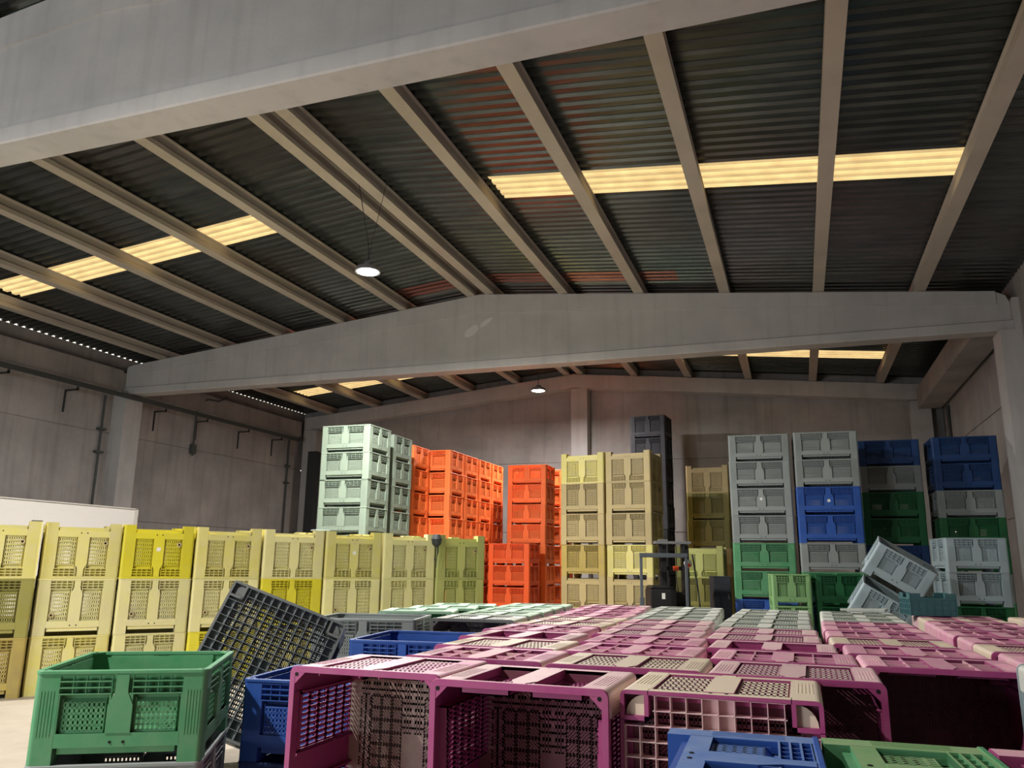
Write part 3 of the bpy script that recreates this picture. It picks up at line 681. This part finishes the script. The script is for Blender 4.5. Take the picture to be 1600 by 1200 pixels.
# blue open crates
for kn, c_, z_, lb in (('half', 'navy', 0, 'low navy crate on the floor under the blue open one, left of the magenta crates'), ('lowblue', 'blue', .422, 'blue open crate wedged between the green crate and the magenta crates')):
    q = R(8); crate(kn, c_, lb, 'blue open crates', loc=(-3.94+math.cos(q)*.5-math.sin(q)*.45, 5.24+math.sin(q)*.5+math.cos(q)*.45, z_), rz=q)
stack('lowgreen', ['navy', 'blue'], -4.02, 6.85, 8, 'blue pair beside magenta column', 'blue crates behind the tipped one', jit=.003)
stack('low', ['dgrey', 'grey'], -5.4, 8.35, 14, 'grey pair behind blue pair', 'grey crates behind the blue pair', jit=.003)
# tipped dark grey crate showing its underside
cz = Vector((0, 0, CAM_Z)); TL, TR = cz+(Vector((-4.85, 6.25, 1.69))-cz)*1.06, cz+(Vector((-3.92, 6.68, 1.30))-cz)*1.06
ex = (TR-TL).normalized(); vdir = (Vector((0, 0, CAM_Z))-(TL+TR)/2+Vector((0, 0, .5))); vdir = (vdir-ex*vdir.dot(ex)).normalized(); eyv = (-vdir).cross(ex)
if eyv.z > 0: eyv = -eyv                             # points down the crate's underside
al = R(-8); nrm = (vdir*math.cos(al)+eyv*math.sin(al)).normalized(); ez = -nrm; ey = ez.cross(ex)
cen = (TL+TR)/2+(ey if ey.z < 0 else -ey)*.65+Vector((-.03, 0, -.02))
S_UP = 0 if ey.z < 0 else 2
crate('tilt', 'dgrey', 'dark grey crate tipped up on end, its gridded underside facing the camera', 'tipped crate', mat=place(cen, ex, ez, 'tilt'), side=S_UP, topmat='white_top', base='slate')  # bright light on the upper side is put into its whitish colour
# ---- front right: low crates standing on their sides, openings to the right
def standing(kn, col, x0, yb, label, topmat, ang=0):
    d = K(kn); W, L, H = d['W'], d['L'], d['H']       # local z -> +x, local y -> up
    m = Matrix.Translation((x0, yb-W/2, L/2)) @ Matrix.Rotation(R(ang), 4, 'Z') @ Matrix(((0, 0, 1, 0), (-1, 0, 0, 0), (0, 1, 0, 0), (0, 0, 0, 1))) @ Matrix.Rotation(0, 4, 'Z')
    m2 = Matrix(((0, 0, 1, 0), (1, 0, 0, 0), (0, 1, 0, 0), (0, 0, 0, 1)))
    m = Matrix.Translation((x0, yb-W/2, L/2)) @ Matrix.Rotation(R(ang), 4, 'Z') @ m2
    return crate(kn, col, label, 'low crates standing on end at the front', mat=m, side=2, topmat=topmat)
standing('near', 'blue', -.52, 3.52, 'blue low crate standing on end at the bottom edge of the view', 'blue_top', 2)
standing('near', 'green', .06, 3.56, 'green low crate standing on end right of the blue one', 'green_top', 3)
standing('near', 'magenta', .64, 3.60, 'magenta low crate standing on end right of the green one', 'magenta_top', 3)
crate('tilt', 'bluegrey', 'pale grey crate on end at the right edge, its gridded underside facing the camera', 'pale crate at the right edge', mat=Matrix.Translation((1.80, 5.35, .625)) @ Matrix.Rotation(-math.pi/2, 4, 'X'), side=0, topmat='white_top', base='white_top')

# ================================================================ LIFT TRUCK
def truck():
    o = Vector((-3.26, 17.29, 0)); t = thing('lift_truck', 'black and grey reach truck parked in front of the olive crates', 'forklift', o, R(19.5))
    # local x to the right, y away from the camera
    P = lambda *a: a
    mb = MB(); mb.box(.26, .82, .0, .7, .25, 1.36); mb.prism([(.26, 1.36), (.82, 1.36), (.76, 1.43), (.30, 1.43)], .02, .68, lambda p, q, h: (p, h, q)); obj('counterweight', mb, M_black, t, .03)
    mb = MB(); mb.box(.50, .57, -.006, 0, 1.16, 1.28); obj('data_label', mb, M_label, t)
    for nm, x, y in (('guard_post', .02, -.35), ('guard_post', .96, -.35)):
        mb = MB(); mb.box(x-.028, x+.028, y-.028, y+.028, .3, 2.06); mb.box(x-.04, x+.05, y-.04, y+.04, .3, 1.2 if x < .5 else .9); obj(nm, mb, M_guard, t, .006)
    mb = MB(); mb.box(-.01, .99, -.39, -.31, 2.02, 2.10); mb.box(.2, 1.2, .71, .79, 2.02, 2.10); mb.prism([(-.01, -.35), (.05, -.35), (.28, .75), (.22, .75)], 2.03, 2.09, lambda p, q, h: (p, q, h)); mb.prism([(.93, -.35), (.99, -.35), (1.2, .75), (1.14, .75)], 2.03, 2.09, lambda p, q, h: (p, q, h))
    for k_ in range(4): mb.box(.06+k_*.045, .96+k_*.045, -.1+k_*.2, -.06+k_*.2, 2.04, 2.08)
    obj('overhead_guard', mb, M_guard, t, .005)
    for x in (.62, 1.12):
        mb = MB(); mb.box(x, x+.09, .85, 1.0, .1, 2.34); mb.box(x+.1, x+.17, .88, .98, .1, 2.30); mb.box(x+.02, x+.15, .78, .86, .1, 2.2); obj('mast_rail', mb, M_black, t, .005)
    mb = MB(); mb.box(.52, 1.34, .80, 1.02, 2.32, 2.38); mb.box(.62, .82, .82, 1.0, 2.38, 2.42); obj('mast_head', mb, M_house, t, .01)
    for z in (.5, 1.2, 1.75):
        mb = MB(); mb.box(.66, 1.26, .88, .96, z, z+.08); obj('mast_crossbar', mb, M_black, t)
    mb = MB(); mb.tube((1.22, .72, 1.92), (1.22, .66, 1.86), .085, 18); wl_ = obj('work_light', mb, M_white, t)
    mb = MB(); mb.tube((1.22, .66, 1.861), (1.22, .655, 1.855), .06, 18); obj('light_glass', mb, M_orange, wl_)
    mb = MB(); mb.box(.86, .98, .5, .56, 1.74, 1.84); obj('warning_light', mb, M_orange, t, .01)
    mb = MB(); mb.box(.80, 1.35, -.1, .85, .25, .75); mb.box(.85, 1.25, .3, .8, .75, 1.0); obj('chassis', mb, M_black, t, .02)
    mb = MB(); mb.box(.84, 1.18, .1, .5, .78, .88); mb.prism([(.1, .88), (.2, .88), (.12, 1.28), (.04, 1.28)], .86, 1.16, lambda p, q, h: (h, p+.38, q)); obj('seat', mb, M_black, t, .03)
    mb = MB(); mb.tube((.92, .62, .95), (.88, .5, 1.22), .02)
    N = 16; c = Vector((.88, .5, 1.22)); pts = [c+Vector((.12*math.cos(2*math.pi*i/N), .10*math.sin(2*math.pi*i/N), .06*math.sin(2*math.pi*i/N))) for i in range(N+1)]; mb.path(pts, .012); obj('steering_wheel', mb, M_dark, t)
    mb = MB(); mb.path([(1.0, .84, 2.3), (.98, .80, 1.5), (1.05, .76, 1.0), (1.1, .7, .8)], .012); mb.path([(1.18, .84, 2.3), (1.2, .78, 1.4), (1.12, .7, .9)], .010); mb.path([(1.36, .84, 2.1), (1.44, .8, 1.4), (1.5, .7, .5)], .018); obj('hose', mb, M_dark, t)
    for x in (.45, 1.2):
        for y in (.1, .95):
            mb = MB(); mb.tube((x-.09, y, .17), (x+.09, y, .17), .17, 20); obj('wheel', mb, M_black, t)
    for x in (.66, 1.1):
        mb = MB(); mb.box(x, x+.12, 1.02, 2.15, .06, .10); mb.box(x, x+.12, 1.0, 1.05, .06, .7); obj('fork', mb, M_dark, t)
truck()
# dark cabinet beside the olive stack
t = thing('grey_cabinet', 'dark grey cabinet standing right of the lift truck', 'cabinet', at(1116, 947, 18.6).xy.to_3d(), R(19.5))
mb = MB(); mb.box(0, .42, 0, .4, 0, 1.62); obj('body', mb, plain('dark_grey_paint', (58, 58, 66), .5), t, .01)
mb = MB(); mb.box(.02, .40, -.012, 0, .05, 1.58); dr = obj('door', mb, plain('dark_grey_door', (62, 62, 70), .5), t)
mb = MB(); mb.box(.33, .36, -.03, -.012, 1.1, 1.22); obj('handle', mb, M_house, dr)

# bundle of straps hooked over the posts near the right end of the yellow row
def rowpt(k, u, v):                                # u along stack k of the row, v behind its front
    j = k-1+u/1.029; return Vector((bx+j*1.029*math.cos(R(A51))-v*math.sin(R(A51)), by+j*1.029*math.sin(R(A51))+v*math.cos(R(A51)), 0))
p = rowpt(6, .97, -.10)
o = thing('strap_bundle', 'dark grey bundle of straps hanging on the yellow row near its right end', 'strap', (p.x, p.y, 2.08))
mb = MB(); mb.lathe([(0, .27), (.06, .26), (.095, .18), (.08, .09), (.03, .04), (0, .03)], 12); obj('bundle', mb, M_dark, o)
for dx, zl in ((-.01, -.20), (.02, -.32), (.035, -.12)):
    mb = MB(); mb.path([(dx, 0, .08), (dx+.01, -.01, -.05), (dx-.02, 0, zl)], .008, 6); obj('strap', mb, M_dark, o)
for k_, u, v, sx, sy, sz, m, nm, lb in ((0, .92, .09, .07, .05, .018, M_dark, 'post_cap', 'dark cap on the first yellow crate post'), (4, .95, .12, .14, .09, .02, PAL['bluegrey'], 'plastic_tray', 'flat blue grey tray lying on the yellow row')):
    q = rowpt(k_, u, v); mb = MB(); mb.box(-sx, sx, -sy, sy, 0, sz); o = obj(nm, mb, m, None, .005); o.location = (q.x, q.y, 2.343); o.rotation_euler = (0, 0, R(A51)); tag(o, lb, 'lid')
mb = MB(); mb.prism([(-.3, -.12), (.28, -.16), (.34, .1), (-.2, .16)], 0, .03, lambda p, q, h: (p, q, h+.14*abs(p))); o = obj('loose_sheet', mb, PAL['white_top'], None); o.location = (.8, 12.9, 1.205); tag(o, 'bent pale sheet lying on the far crates left of the teal box', 'sheet')
for o in C.objects:                                # keep labels short
    if 'label' in o and not 4 <= len(o['label'].split()) <= 16: print('LABEL', len(o['label'].split()), o['label'])
